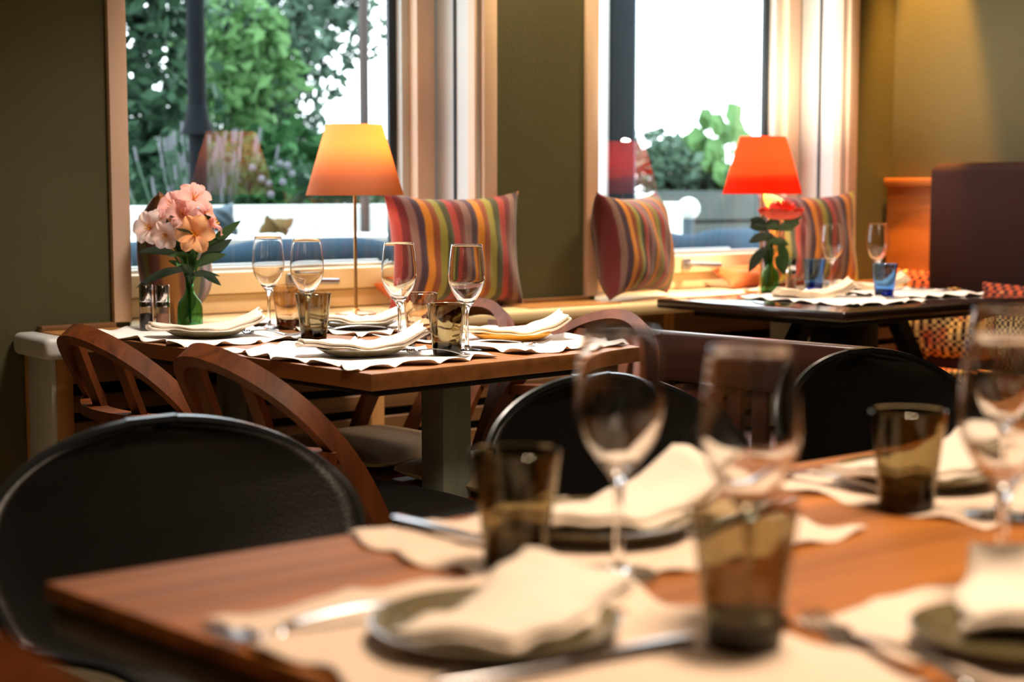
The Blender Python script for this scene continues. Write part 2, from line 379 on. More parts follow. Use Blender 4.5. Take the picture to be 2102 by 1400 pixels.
def window(n, a, b):
    r = skeleton('window_%d' % n, (a, WY, ZB)); W = b - a; H = ZT - ZB; G = GY - WY
    for x0, x1 in ((-0.048, 0.0), (W, W + 0.048)):
        MB().box(x0, x1, -0.018, 0.0, 0.045, H, 0.003).build('casing', M['casing'], r)
    MB().box(-0.048, W + 0.048, -0.018, 0, H, H + 0.05, 0.003).build('casing', M['casing'], r)
    MB().box(0, 0.004, 0.0, G + .06, 0.035, H).build('reveal', M['white'], r, smooth=False)
    rv = MB().box(W - 0.012, W, 0.0, G - 0.045, 0.035, H)
    rv.build('reveal', M['white'], r, smooth=False)
    MB().box(W - 0.018, W - 0.012, 0.10, 0.108, 0.035, H).build('reveal_groove', M['gasket'], r, smooth=False)
    MB().box(W - 0.020, W - 0.012, 0.0, 0.035, 0.035, H, 0.003).build('reveal_lip', M['casing'], r)
    MB().box(0, W, 0, G + .06, H - 0.012, H).build('reveal', M['white'], r, smooth=False)
    # fixed frame bottom and sash
    MB().box(0, W, G - 0.055, G + 0.05, 0.035, 0.085, 0.004).build('frame_rail', M['cream'], r)
    MB().box(0.004, W - 0.03, G - 0.075, G + 0.02, 0.088, 0.148, 0.006).build('sash_rail', M['cream'], r)
    MB().box(0.004, W - 0.085, G - 0.012, G + 0.02, 0.145, 0.158, 0.003).build('glazing_bead', M['white'], r)
    MB().box(W - 0.095, W - 0.030, G - 0.075, G + 0.02, 0.148, H - 0.02, 0.006).build('sash_stile', M['casing'], r)
    MB().box(W - 0.122, W - 0.094, G - 0.035, G + 0.02, 0.148, H - 0.02, 0.004).build('glazing_bead', M['white'], r)
    MB().box(W - 0.148, W - 0.121, G - 0.008, G + 0.008, 0.148, H - 0.02, 0.002).build('gasket', M['gasket'], r)
    MB().box(0.004, W - 0.12, G - 0.002, G + 0.002, 0.150, H - 0.012).build('pane', M['pane'], r, smooth=False)
    h = MB().box(0.55, 0.585, G - 0.088, G - 0.074, 0.098, 0.138, 0.004)
    h.sweep([(0.567, G - 0.085, 0.118), (0.567, G - 0.112, 0.118), (0.60, G - 0.115, 0.117), (0.70, G - 0.112, 0.112)], [(.007, .007), (.009, .009), (.008, .008), (.006, .009)], n=8)
    h.build('handle', M['alu'], r)
    MB().box(-0.02, W + 0.02, G + 0.06, G + 0.30, 0.105, 0.125, 0.003).build('outer_sill', M['alu'], r)
    MB().box(-0.02, W + 0.02, G + 0.305, G + 0.325, 0.085, 0.150, 0.004).build('outer_sill_lip', M['offwhite'], r)
    return r
window(1, *W1); window(2, *W2)

# deep window sill over the radiator cover
sill = tag(bpy.data.objects.new('window_sill', None), 'long cream window sill under both windows with a white rounded left end', 'sill'); COL.objects.link(sill); sill.location = (1.40, 3.46, 0.70)
SX = XR - 1.40
MB().box(0.02, SX - 0.002, 0, 0.20 - 0.002, 0, 0.037, 0.012, 3).build('sill_board', M['cream'], sill)
e = MB().box(-0.012, 0.05, -0.006, 0.196, -0.012, 0.040, 0.016, 4).build('end_cap', M['white'], sill); e['label'] = 'white rounded end cap'
for a, b in (W1, W2):
    MB().box(a - 1.40 + .006, b - 1.40 - .014, 0.198, 0.43, 0.006, 0.037).build('niche_board', M['cream'], sill, smooth=False)
for x0, x1 in ((0.05, W1[0] - 1.40 - .05), (W1[1] - 1.40 + .05, W2[0] - 1.40 - .05), (W2[1] - 1.40 + .05, SX - .01)):
    MB().box(x0, x1, 0.165, 0.197, 0.037, 0.052, 0.003).build('back_strip', M['slat'], sill)
    MB().box(x0, x1, 0.02, 0.164, 0.0371, 0.0405, 0.001, 1).build('wood_inlay', M['sillwood'], sill)

rc = thing('radiator_cover', 'slatted wooden radiator cover below the long window sill', 'radiator cover', (1.42, 3.50, 0))
MB().box(-0.002, 0.010, -0.004, 0.138, 0.0, 0.685, 0.002).build('end_panel', M['white'], rc)['label'] = 'white painted end panel'
for x in (0.014, 0.88, 1.06, 1.95, 2.62, 3.18):
    MB().box(x - 0.004, x + 0.036, -0.006, 0.02, 0.0, 0.699, 0.003).build('post', M['postwood'], rc)
MB().box(-0.004, 0.03, 0.142, 0.156, 0, 0.699, 0.003).build('post', M['postwood'], rc)
MB().box(0.0, SX - 0.05, -0.003, 0.012, 0.625, 0.699, 0.003).build('top_rail', M['slat'], rc)
for k in range(9):
    z = 0.06 + k * 0.062
    MB().box(0.03, SX - 0.05, 0.0, 0.014, z, z + 0.040, 0.003, 1).build('slat', M['slat'], rc)
MB().box(0.03, SX - 0.04, 0.12, 0.13, 0.02, 0.69).build('back_board', M['blackmetal'], rc, smooth=False)
MB().box(2.42, 2.70, -0.012, -0.004, 0.30, 0.66, .002).build('front_panel', M['white'], rc)['label'] = 'pale grey front panel'
gr = MB()
for k in range(44): gr.box(0.60 + k * 0.014, 0.608 + k * 0.014, -0.016, -0.004, 0.655, 0.695)
go = gr.build('vent_fins', M['radiator'], rc, smooth=False); go['kind'] = 'stuff'

# ------------------------------------------------------------------ outside
g = MB().box(-4, 26, WY + 0.345, 26, -0.25, -0.05).build('terrace_paving', M['paving'], smooth=False); structure(g)
def leaves(name, mat, parent, n, fn, size, seed=1, stretch=2.2):
    rnd = random.Random(seed); vs = []; fs = []
    for i in range(n):
        c = fn(rnd); s = size * rnd.uniform(0.6, 1.3)
        a = Vector((rnd.gauss(0, 1), rnd.gauss(0, 1), rnd.gauss(0, 0.8))).normalized(); b = a.cross(Vector((rnd.gauss(0, 1), rnd.gauss(0, 1), rnd.gauss(0, 1)))).normalized()
        a = a * s * stretch * .5; b = b * s * .5; k = len(vs)
        vs += [c - a, c - a * .2 + b, c + a, c - a * .2 - b]; fs.append((k, k + 1, k + 2, k + 3))
    me = bpy.data.meshes.new(name); me.from_pydata([tuple(v) for v in vs], [], fs); me.materials.append(mat)
    o = bpy.data.objects.new(name, me); COL.objects.link(o); o.parent = parent; o['kind'] = 'stuff'; return o
def ell(c, r):
    def f(rnd):
        while True:
            v = Vector((rnd.uniform(-1, 1), rnd.uniform(-1, 1), rnd.uniform(-1, 1)))
            if 0.12 < v.length < 1: break
        k = 1 + 0.25 * math.sin(5 * v.x + 3 * v.z + c[0])
        return Vector(c) + Vector((v.x * r[0], v.y * r[1], v.z * r[2])) * k
    return f
def shrub(name, label, mat, loc, blobs, n, size, seed, trunk=None, catg='shrub', twigs=6, group=None):
    t = thing(name, label, catg, loc, group=group)
    fns = [ell(c, r) for c, r in blobs]
    leaves('foliage', mat, t, n, lambda rnd: fns[rnd.randrange(len(fns))](rnd), size, seed)
    tr = MB(); rnd = random.Random(seed)
    zb = trunk if trunk else 0.0
    for k in range(twigs):
        c, r = blobs[k % len(blobs)]
        tr.tube(cat([(rnd.uniform(-.05, .05), rnd.uniform(-.05, .05), zb), (c[0] * .4 + rnd.uniform(-.1, .1), c[1] * .4, (c[2] + zb) * .55), (c[0] + rnd.uniform(-.6, .6) * r[0], c[1], c[2] + rnd.uniform(0, .6) * r[2])], 4), 0.012, 6)
    tr.build('stems', M['trunk'], t); return t
# window 1 view (positions along sight lines through the pane, 3-5 m out)
shrub('evergreen_shrub', 'dense dark green shrub filling the left side of the left window', M['fol_dark'], (3.42, 7.3, 0.5), [((0, 0, 1.0), (.38, .5, 1.1)), ((.15, 0, .4), (.5, .5, .6)), ((-.25, .1, 1.8), (.45, .5, .5))], 7500, 0.048, 3)
shrub('leafy_bush', 'bright green bush between the dark post and the grey green tree', M['fol_light'], (4.40, 8.0, 0.4), [((0, 0, 1.40), (.34, .4, .34)), ((-.15, 0, 1.0), (.40, .4, .4)), ((.1, 0, .6), (.45, .4, .4))], 2300, 0.047, 5)
tr = shrub('weeping_tree', 'large grey green tree with drooping branches above the orange lamp', M['fol_grey'], (5.12, 8.5, 0.0), [((-.25, 0, 1.75), (.34, .5, .38)), ((-.05, 0, 2.15), (.52, .6, .36)), ((-.30, 0, 1.35), (.28, .4, .28)), ((.30, 0, 2.55), (.5, .5, .26)), ((-.55, 0, 2.0), (.26, .4, .3))], 7500, 0.042, 9, catg='tree')
MB().tube(cat([(-.25, .1, -.05), (-.3, .1, .8), (-.2, .05, 1.6), (0, 0, 2.3)], 5), [0.07] * 8 + [0.045] * 8, 8).build('trunk', M['trunk'], tr)
shrub('berry_bush', 'loose mid green bush with white gaps behind the orange lampshade', M['fol_mid'], (4.35, 7.3, 0.45), [((0, 0, .70), (.5, .3, .24)), ((.25, 0, .45), (.55, .3, .25))], 1300, 0.06, 12)
shrub('low_hedge', 'low dark hedge along the top of the white garden wall', M['fol_dark'], (3.9, 6.5, 0.5), [((0, 0, .42), (.75, .25, .26)), ((-.6, 0, .45), (.3, .25, .35)), ((.75, 0, .4), (.4, .25, .2))], 3600, 0.036, 15)
lv = thing('lavender_clump', 'pale lavender clump on the wall left of the orange lamp', 'plant', (3.20, 6.15, 0.52))
l1 = MB(); l2 = MB(); rnd = random.Random(4)
for k in range(90):
    x, y = rnd.gauss(0, .13), rnd.gauss(0, .08); h = rnd.uniform(.5, .78)
    l1.tube([(x * .4, y * .4, 0.1), (x, y, h)], 0.004, 4); l2.tube([(x, y, h), (x * 1.04, y, h + .06)], 0.006, 5)
l1.build('stalks', M['fol_grey'], lv)['kind'] = 'stuff'; l2.build('flower_spikes', M['lav'], lv)['kind'] = 'stuff'
hy = thing('hydrangea', 'small pale flowering bush low behind the orange lampshade', 'plant', (3.42, 6.05, 0.68))
leaves('foliage', M['fol_mid'], hy, 260, ell((0, 0, .4), (.13, .12, .12)), 0.035, 21)
for k in range(9):
    MB().ball((rnd.uniform(-.08, .08), -.1 + rnd.uniform(-.05, .05), .43 + rnd.uniform(-.06, .08)), .016, 2).build('flower_head', M['lav'], hy)
po = thing('lamp_post', 'dark garden lamp post rising among the shrubs in the left window', 'post', (3.065, 5.95, 0))
MB().tube([(0, 0, 0), (0, 0, 3.2)], 0.038, 16).build('shaft', M['trunk'], po)
MB().lathe([(0.0, 1.30), (.07, 1.30), (.055, 1.34), (.038, 1.42)], 24).build('collar', M['trunk'], po)
tag(MB().tube([(0, 0, -0.05), (0, 0, 3.2)], 0.020, 12).build('pole', M['pole'], loc=(3.62, 5.55, 0)), 'thin grey pole standing outside right of the orange lamp', 'pole')
tag(MB().box(-2.0, 2.2, -.06, .06, 0, 1.06, .008).build('garden_wall', M['whitewall'], loc=(3.4, 5.75, -0.05)), 'low white garden wall outside the left window', 'wall')
# terrace lounge right outside the glass
def bench(name, label, loc, L):
    t = thing(name, label, 'bench', loc)
    MB().box(0, L, 0.02, 0.55, 0.40, 0.50, .01).build('seat', M['greystone'], t)
    for x in (0.05, L - .05):
        for y in (0.06, .50): MB().box(x - .03, x + .03, y - .03, y + .03, -.05, .42, .004).build('leg', M['greystone'], t)
    MB().box(0, L, -.02, .03, .46, .80, .006).build('back_board', M['greystone'], t)
    def f(u, v):
        a = 2 * PI * v; x = u * L; k = 1 - 0.25 * abs(math.sin(PI * x / 0.7)) ** 8 if 0 < u < 1 else 0.0
        return (x, 0.10 + 0.085 * math.cos(a) * k, 0.83 + 0.085 * math.sin(a) * k)
    MB().grid(f, 60, 16).build('bolster', M['outblue'], t, merge=1e-4)
    return t
bench('outdoor_bench', 'outdoor bench with a blue grey bolster outside the left window', (2.05, 4.45, 0), 1.55)
bench('outdoor_bench', 'outdoor bench with a blue grey bolster outside the right window', (4.15, 4.45, 0), 1.6)
ot = thing('outdoor_table', 'white outdoor table beyond the left bench', 'table', (2.75, 5.30, 0))
MB().box(-.5, .8, -.28, .28, .86, .90, .006).build('table_top', M['offwhite'], ot)
for x in (-.44, .74):
    for y in (-.22, .22): MB().box(x - .02, x + .02, y - .02, y + .02, -.05, .86).build('leg', M['offwhite'], ot)
def pillow(name, mat, label, catg, loc, rot, W=.45, H=.33, T=.07, pinch=.012, crown=0.0, curl=0.0, group=None, L=None, ridge=0, ridge_n=10):
    t = MB()
    def f(sgn):
        def g_(u, v):
            a, b = 2 * u - 1, 2 * v - 1
            ed = (1 - abs(a) ** 3.2) ** .55 * (1 - abs(b) ** 3.2) ** .55 if abs(a) < 1 and abs(b) < 1 else 0
            ins = pinch * 2
            x = a * (W / 2 - ins * (1 - abs(b) ** 2.5)); z = b * (H / 2 - ins * (1 - abs(a) ** 2.5))
            y = sgn * T * ed + 0.004 * math.sin(9 * a + 5 * b) * ed
            y += sgn * .0035 * ridge * ed * (abs(math.sin(PI * u * ridge_n)) - .5); z += curl * max(0, a) ** 3 * 0.5 + crown * a * a
            y += curl * a * b * 0.4
            if L: x, y, z = L(x, y, z, a, b)
            return (x, y, z + H / 2)
        return g_
    nu = 80 if ridge else 28
    t.grid(f(-1), nu, 24, uvs=True); t.grid(f(1), nu, 24, uvs=True, flip=True)
    o = t.build(name, mat, merge=1e-4, loc=loc, rot=rot); tag(o, label, catg, group); return o
pillow('cushion', M['tan'], 'brown folded cushion lying beyond the left bench outside', 'cushion', (2.93, 5.12, 0.905), (math.radians(30), .1, .3), .15, .085, .04)
pillow('cushion', M['outgrey'], 'pale grey cushion beside the brown one outside', 'cushion', (2.66, 5.08, 0.905), (math.radians(-12), .0, .2), .26, .13, .06)
# window 2 view
cl = thing('terrace_column', 'grey column outside at the left of the right window', 'column', (4.65, 5.15, -.05))
MB().box(-.075, .055, -.07, .07, 0, 2.9, .006).build('shaft', M['column'], cl)
MB().box(-.10, -.078, -.05, .05, 0, 2.9, .004).build('white_trim', M['offwhite'], cl)
MB().box(.057, .10, -.03, .05, 0, 2.9, .004).build('rain_pipe', M['outgrey'], cl)
pb = thing('planter_box', 'weathered grey board planter beyond the right window', 'planter', (6.75, 6.7, -.05))
for k in range(6):
    MB().box(-1.2, 1.6, -.25, -.21, .02 + k * .185, .19 + k * .185, .008, 1).build('board', M['greystone'], pb)
MB().box(-1.2, 1.6, .2, .24, .0, 1.12).build('back', M['greystone'], pb, smooth=False)
for x in (-1.2, 1.56): MB().box(x, x + .04, -.21, .2, .0, 1.12).build('side', M['greystone'], pb, smooth=False)
MB().box(-1.16, 1.56, -.20, .2, .95, 1.0).build('soil', M['soil'], pb, smooth=False)
shrub('grey_shrub', 'grey green low shrub growing in the board planter', M['fol_grey'], (6.55, 6.70, .95), [((-.15, 0, .24), (.26, .2, .20)), ((.3, 0, .14), (.4, .2, .15)), ((.9, 0, .12), (.3, .2, .12))], 1500, 0.045, 31)
vn = thing('broadleaf_plant', 'broad leaved green plant behind the red lampshade', 'plant', (6.80, 6.55, 1.02))
rnd = random.Random(8); st = MB()
for k in range(15):
    a = rnd.uniform(-1, 1); x = a * .26; z = .34 + rnd.uniform(-.12, .16) - .2 * abs(a) * rnd.random(); y = rnd.uniform(-.12, .12)
    st.tube([(0, 0, 0), (x * .5, y * .5, z * .6), (x, y, z)], .005, 5)
    lf = MB()
    def fl_(u, v, s=rnd.uniform(.11, .16), t=rnd.uniform(-.8, .8)):
        w_ = math.sin(PI * min(1, u * 1.02)) ** .6 * (v * 2 - 1) * s * .62 * (1 + .15 * math.cos(9 * u)); X = (u - .3) * s * 1.3
        return (X * math.cos(t) - w_ * math.sin(t), abs(w_) * .35, X * math.sin(t) + w_ * math.cos(t))
    lf.grid(fl_, 8, 6).build('leaf', M['fol_light'], vn, loc=(x, y, z))
st.build('stems', M['stem'], vn)
tag(MB().tube(cat([(-.12, 0, -.68), (-.12, 0, .30), (-.05, 0, .40), (.12, 0, .40), (.19, 0, .30), (.20, 0, -.68)], 6), .022, 10).build('chair_back', M['offwhite'], loc=(4.86, 5.3, .63)), 'white curved garden chair back beyond the right bolster', 'chair')
bl = thing('globe_lantern', 'small white globe lantern standing on the planter side of the bench', 'lantern', (5.50, 5.55, .86))
MB().ball((0, 0, .12), .055, 3).build('globe', M['offwhite'], bl); MB().lathe([(0, -.9), (.05, -.9), (.03, -.86), (.02, 0), (.03, .07), (0, .07)], 16).build('stand', M['outgrey'], bl)

# ------------------------------------------------------------------ booth at the right wall
bo = thing('booth_bench', 'built in booth with wood panel, brown padded back and chequered seat', 'bench', (4.50, 1.4, 0))
MB().box(.115, .150, 0.0, 2.25, 0, 1.11, .006).build('back_panel', M['panelwood'], bo)
MB().box(.095, .152, 0.0, 2.25, 1.085, 1.115, .004).build('cap_rail', M['panelwood'], bo)
MB().box(.0, .113, -.3, 1.99, .42, 1.165, .035, 4).build('backrest', M['brownleather'], bo)
MB().box(-.27, .113, 0.0, 2.0, .05, .38, .01).build('seat_base', M['checker'], bo)
MB().box(-.29, .0, 0.0, 2.0, .38, .47, .03, 3).build('seat', M['checker'], bo)
pillow('booth_cushion', M['checker'], 'long chequered cushion against the wood panel of the booth', 'cushion', (4.53, 3.32, .475), (math.radians(4), 0, PI / 2), .60, .325, .055, pinch=.004)
pillow('booth_cushion', M['checker'], 'chequered cushion leaning on the brown padded booth back', 'cushion', (4.415, 2.86, .475), (math.radians(4), 0, PI / 2), .50, .30, .06, pinch=.004)

# ------------------------------------------------------------------ tables
def skew(mb):            # the left end of this table is cut slightly out of square
    for v in mb.bm.verts:
        if v.co.x < 1: v.co.x += (.96 - v.co.y) * .115
    return mb
ft = thing('dining_table', 'large warm wooden dining table in the foreground', 'table', (0.50, 0.30, 0))
for k in range(8):
    skew(MB().box(0, 2.35, k * .12 + .0006, (k + 1) * .12 - .0006, .736, .75, .0012, 1)).build('plank', M['table'], ft)
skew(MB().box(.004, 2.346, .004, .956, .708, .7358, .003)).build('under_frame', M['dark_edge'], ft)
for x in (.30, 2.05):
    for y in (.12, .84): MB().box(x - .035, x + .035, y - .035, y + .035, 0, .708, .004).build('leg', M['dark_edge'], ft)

TR = math.radians(4.6)
mt = thing('dining_table', 'wooden dining table below the left window on a grey steel leg', 'table', (1.54, 2.345, 0), TR)
MB().box(0, .74, 0, 1.10, .718, .75, .003).build('tabletop', M['table_y'], mt)
MB().box(.05, .69, .05, 1.05, .700, .7175, .002).build('under_frame', M['blackmetal'], mt)
def ileg(y):
    t = MB().box(.325, .365, y - .035, y + .035, .02, .70, .003); t.build('leg', M['greensteel'], mt)
    t = MB().box(.368, .405, y - .030, y + .030, .02, .70, .003); t.build('leg', M['greensteel'], mt)
    MB().box(.14, .60, y - .04, y + .04, 0, .02, .003).build('foot', M['greensteel'], mt)
ileg(.22); ileg(.985)
MB().obox((.20, .985, .695), (.33, .985, .48), .02, .02).build('brace', M['blackmetal'], mt, smooth=False)

t3 = thing('dining_table', 'dark polished stone topped table below the right window', 'table', (3.30, 2.74, 0), math.radians(2))
MB().box(0, 1.02, 0, .70, .722, .75, .008, 3).build('tabletop', M['stone'], t3)
MB().box(.08, .94, .08, .62, .700, .7215, .002).build('under_frame', M['blackmetal'], t3)
for x0, x1 in ((.26, .08), (.68, .85)):
    MB().sweep([(x0, .34, .70), (x1, .34, .46), (x1, .34, .02)], [(.045, .045)] * 3, rect=True, up=(0, 1, 0)).build('leg', M['blackmetal'], t3, smooth=False)
MB().box(.35, .53, .28, .40, .02, .70, .005).build('pedestal', M['blackmetal'], t3)
MB().box(.05, .88, .30, .38, 0, .02, .003).build('foot', M['blackmetal'], t3)

# ------------------------------------------------------------------ black shell chairs (front is -Y)
def lerp_tab(tab, t):
    for (a, va), (b, vb) in zip(tab, tab[1:]):
        if t <= b:
            k = (t - a) / (b - a); k = k * k * (3 - 2 * k); return va + (vb - va) * k
    return tab[-1][1]
PROF = cat([(0, -.235, .425), (0, -.20, .445), (0, -.08, .438), (0, .06, .425), (0, .155, .450), (0, .205, .530), (0, .230, .640), (0, .250, .760)], 10)
def smooth_tab(tab, v):
    def lin(t):
        t = min(max(t, 0), 1)
        for (a, va), (b, vb) in zip(tab, tab[1:]):
            if t <= b: return va + (vb - va) * (t - a) / (b - a)
        return tab[-1][1]
    return sum(lin(v + d) for d in (-.12, -.08, -.04, 0, .04, .08, .12)) / 7
def shell_pt(a, v):
    v = 1 - (1 - v) ** 1.5
    k = v * (len(PROF) - 1); i = min(int(k), len(PROF) - 2); p = PROF[i].lerp(PROF[i + 1], k - i)
    w = smooth_tab([(0, .175), (.25, .205), (.5, .235), (.7, .278), (1, .284)], v)
    if p.z > .565 and v > .5: w *= (1 - min(.992, (p.z - .565) / .195) ** 2.2) ** .5
    if v < .10: w *= (1 - ((.10 - v) / .10) ** 2 * .35)
    s_ = abs(a) ** 2.2
    y = p.y - s_ * smooth_tab([(0, 0), (.3, .01), (.55, .075), (.75, .105), (.9, .07), (1, .01)], v)
    z = p.z + s_ * smooth_tab([(0, .03), (.2, .075), (.42, .115), (.65, .06), (1, 0)], v)
    return Vector((a * w, y, z))
def make_shell_chair():
    t = thing('shell_chair', '', 'chair', group='black shell chairs behind the front table')
    MB().grid(lambda u, v: shell_pt(2 * u - 1, v), 28, 70).build('shell', M['leather'], t, solid=-.010)
    edge = [shell_pt(-1, v / 70) for v in range(0, 71)] + [shell_pt(1, v / 70) for v in range(70, -1, -1)]
    edge += [shell_pt(1 - 2 * k / 8, 0) for k in range(1, 8)]
    MB().sweep(edge, [(.0075, .0075)] * len(edge), n=6, closed=True).build('piping', M['rubber'], t)
    for sx in (-1, 1):
        for sy in (-1, 1):
            MB().tube([(sx * .11, sy * .10 - .02, .41), (sx * .22, sy * .20 - .02, 0)], [.017, .011], 10).build('leg', M['chairwood'], t)
    wr = MB()
    for sx in (-1, 1):
        for sy in (-1, 1):
            wr.tube([(sx * .11, sy * .10 - .02, .40), (-sx * .16, sy * .15 - .02, .18)], .004, 5)
            wr.tube([(sx * .11, sy * .10 - .02, .40), (sx * .16, -sy * .15 - .02, .18)], .004, 5)
    wr.build('wire_brace', M['blackmetal'], t)
    MB().box(-.13, .13, -.14, .10, .398, .412, .004).build('mount_plate', M['blackmetal'], t)
    return t
sc = make_shell_chair(); used = [False]
G = 'black shell chairs behind the front table'
for x, y, rz, lb in ((0.945, 1.74, .06, 'nearest black leather shell chair, at the left end of the front table'),
                     (1.725, 1.75, 0, 'middle black leather shell chair, behind the tall wine glass'),
                     (2.40, 1.74, -.03, 'farthest black leather shell chair, under the dark stone topped table')):
    place(sc, used, lb, (x, y, 0), rz, G)

# ------------------------------------------------------------------ bow back chairs (front is +X)
def make_bow_chair(cush, top=.785):
    t = thing('bow_back_chair', '', 'chair')
    n = 36; pts = []
    half = .235
    for k in range(n + 1):
        a = PI * k / n; y = -half * math.cos(a); h = math.sin(a) ** .72
        z = .46 + (top - .46) * h
        x = -.17 - .15 * (z - .46) / .34 - .085 * (1 - (y / half) ** 2) + .03
        pts.append((x, y, z))
    a0 = (-.13, -half - .01, .0); a1 = (-.13, half + .01, 0)
    path = [a0, (-.132, -half - .004, .25)] + pts + [(-.132, half + .004, .25), a1]
    MB().sweep(path, [(.026, .036)] * len(path), up=(1, 0, 0), rect=True).build('bow', M['chairwood'], t)
    rail = [(-.17 - .13 * .16 / .34 - .085 * (1 - (y / half) ** 2) + .012, y, .615) for y in [-.222 + .444 * k / 12 for k in range(13)]]
    MB().sweep(rail, [(.045, .022)] * 13, up=(0, 0, 1), rect=True).build('back_rail', M['chairwood'], t)
    for y in (-.085, .085):
        zt = .46 + (top - .46) * math.sin(math.acos(-y / half)) ** .72 - .012
        bow = .085 * (1 - (y / half) ** 2)
        MB().sweep([(-.175, y, .45), (-.17 - .13 * .16 / .34 - bow + .028, y, .615), (-.17 - .13 * (zt - .46) / .34 - bow + .028, y, zt)], [(.042, .014), (.040, .014), (.038, .014)], up=(1, 0, 0), rect=True).build('slat', M['chairwood'], t)
    MB().box(-.20, .14, -.215, .215, .42, .448, .012, 3).build('seat', M['chairwood'], t)
    def f(sg):
        def g_(u, v):
            a, b = 2 * u - 1, 2 * v - 1
            ed = (1 - abs(a) ** 5) ** .5 * (1 - abs(b) ** 5) ** .5 if abs(a) < 1 and abs(b) < 1 else 0
            return (a * .17 - .03, b * .21 , .472 + sg * .024 * ed)
        return g_
    MB().grid(f(-1), 14, 14).grid(f(1), 14, 14).build('seat_cushion', M[cush], t, merge=1e-4)
    for sy in (-1, 1):
        MB().tube([(.11, sy * .18, .42), (.13, sy * .20, 0)], [.019, .013], 10).build('leg', M['chairwood'], t)
        MB().tube([(.12, sy * .19, .20), (-.132, sy * .236, .22)], .009, 8).build('stretcher', M['chairwood'], t)
    return t
bc = make_bow_chair('darkcloth'); used = [False]
place(bc, used, 'bow back wooden chair at the window end of the left side of the middle table', (1.655, 3.05, 0), math.radians(3))
place(bc, used, 'bow back wooden chair at the near left side of the middle table', (1.665, 2.54, 0), math.radians(3))
bl_ = make_bow_chair('lightcloth'); used = [False]
place(bl_, used, 'bow back wooden chair with beige cushion on the far right side of the middle table', (2.03, 3.11, 0), math.radians(184))
place(bl_, used, 'bow back wooden chair behind the tall foreground wine glass', (2.05, 2.64, 0), math.radians(182))
for o, z in ((bl_, 0),): pass
bh = make_bow_chair('darkcloth'); place(bh, [False], 'bow back wooden chair at the left end of the front table', (.708, .922, 0), 0)
sb = thing('wooden_settee', 'dark brown wooden settee with a long slatted back behind the front wine glasses', 'bench', (2.60, 2.08, 0), math.radians(7))
MB().box(-.02, .02, 0, .80, .64, .752, .008, 3).build('back_rail', M['benchwood'], sb)
for k in range(8): MB().box(-.012, .012, .05 + k * .096, .105 + k * .096, .45, .645, .003).build('back_slat', M['benchwood'], sb)
MB().box(-.02, .40, 0, .80, .42, .452, .006).build('seat', M['benchwood'], sb)
for x in (0, .36):
    for y in (.04, .76): MB().box(x - .02, x + .02, y - .02, y + .02, 0, .43, .003).build('leg', M['benchwood'], sb)

# ------------------------------------------------------------------ cushions on the sill
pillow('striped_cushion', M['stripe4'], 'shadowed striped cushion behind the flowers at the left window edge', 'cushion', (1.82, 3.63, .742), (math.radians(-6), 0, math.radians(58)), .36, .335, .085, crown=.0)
pillow('striped_cushion', M['stripe'], 'upright striped cushion at the right side of the left window', 'cushion', (2.66, 3.60, .742), (math.radians(-5), 0, math.radians(-3)), .46, .33, .065, ridge=1, ridge_n=10)
pillow('striped_cushion', M['stripe3'], 'leaning striped cushion at the left side of the right window', 'cushion', (3.345, 3.585, .742), (math.radians(-8), 0, math.radians(20)), .40, .33, .09, ridge=1, ridge_n=12)
pillow('striped_cushion', M['stripe2'], 'striped cushion behind the coral rose by the right window', 'cushion', (4.16, 3.60, .742), (math.radians(-5), 0, math.radians(-2)), .48, .33, .06, ridge=1, ridge_n=10)
pillow('orange_cushion', M['orange_cloth'], 'orange cushion peeping out left of the upright striped cushion', 'cushion', (2.64, 3.73, .745), (math.radians(-60), 0, 0), .24, .12, .035)
pillow('orange_cushion', M['orange_cloth'], 'orange cushion low behind the green rose vase', 'cushion', (4.12, 3.73, .745), (math.radians(-60), 0, 0), .44, .12, .035)

# ------------------------------------------------------------------ lamps
def lamp(label, loc, mat, power, col, zl):
    t = thing('table_lamp', label, 'lamp', loc)
    MB().lathe([(0, 0), (.055, 0), (.055, .008), (.012, .014), (.006, .02), (0, .02)], 32).build('base', M['brass'], t)
    MB().tube([(0, 0, .012), (0, 0, .50)], .0045, 10).build('pole', M['brass'], t)
    s = MB().lathe([(.130, .322), (.0745, .508)], 48)
    s.build('lamp_shade', mat, t, solid=-.0012)
    r = MB()
    for k in range(3):
        a = k * 2 * PI / 3; r.tube([(0, 0, .495), (.074 * math.cos(a), .074 * math.sin(a), .503)], .0012, 5)
    r.build('shade_holder', M['brass'], t)
    d = bpy.data.lights.new('bulb', 'POINT'); d.energy = power; d.color = col; d.shadow_soft_size = .022
    o = bpy.data.objects.new('bulb', d); COL.objects.link(o); o.parent = t; o.location = (.012, 0, zl)
    return t
lamp('tall brass table lamp with an orange tapered shade', (2.30, 3.575, .7385), M['orange_shade'], 4.2, (1, .78, .46), .482)
lamp('brass table lamp with a glowing red tapered shade', (3.88, 3.575, .7385), M['red_shade'], 36.0, (1, .84, .60), .496)

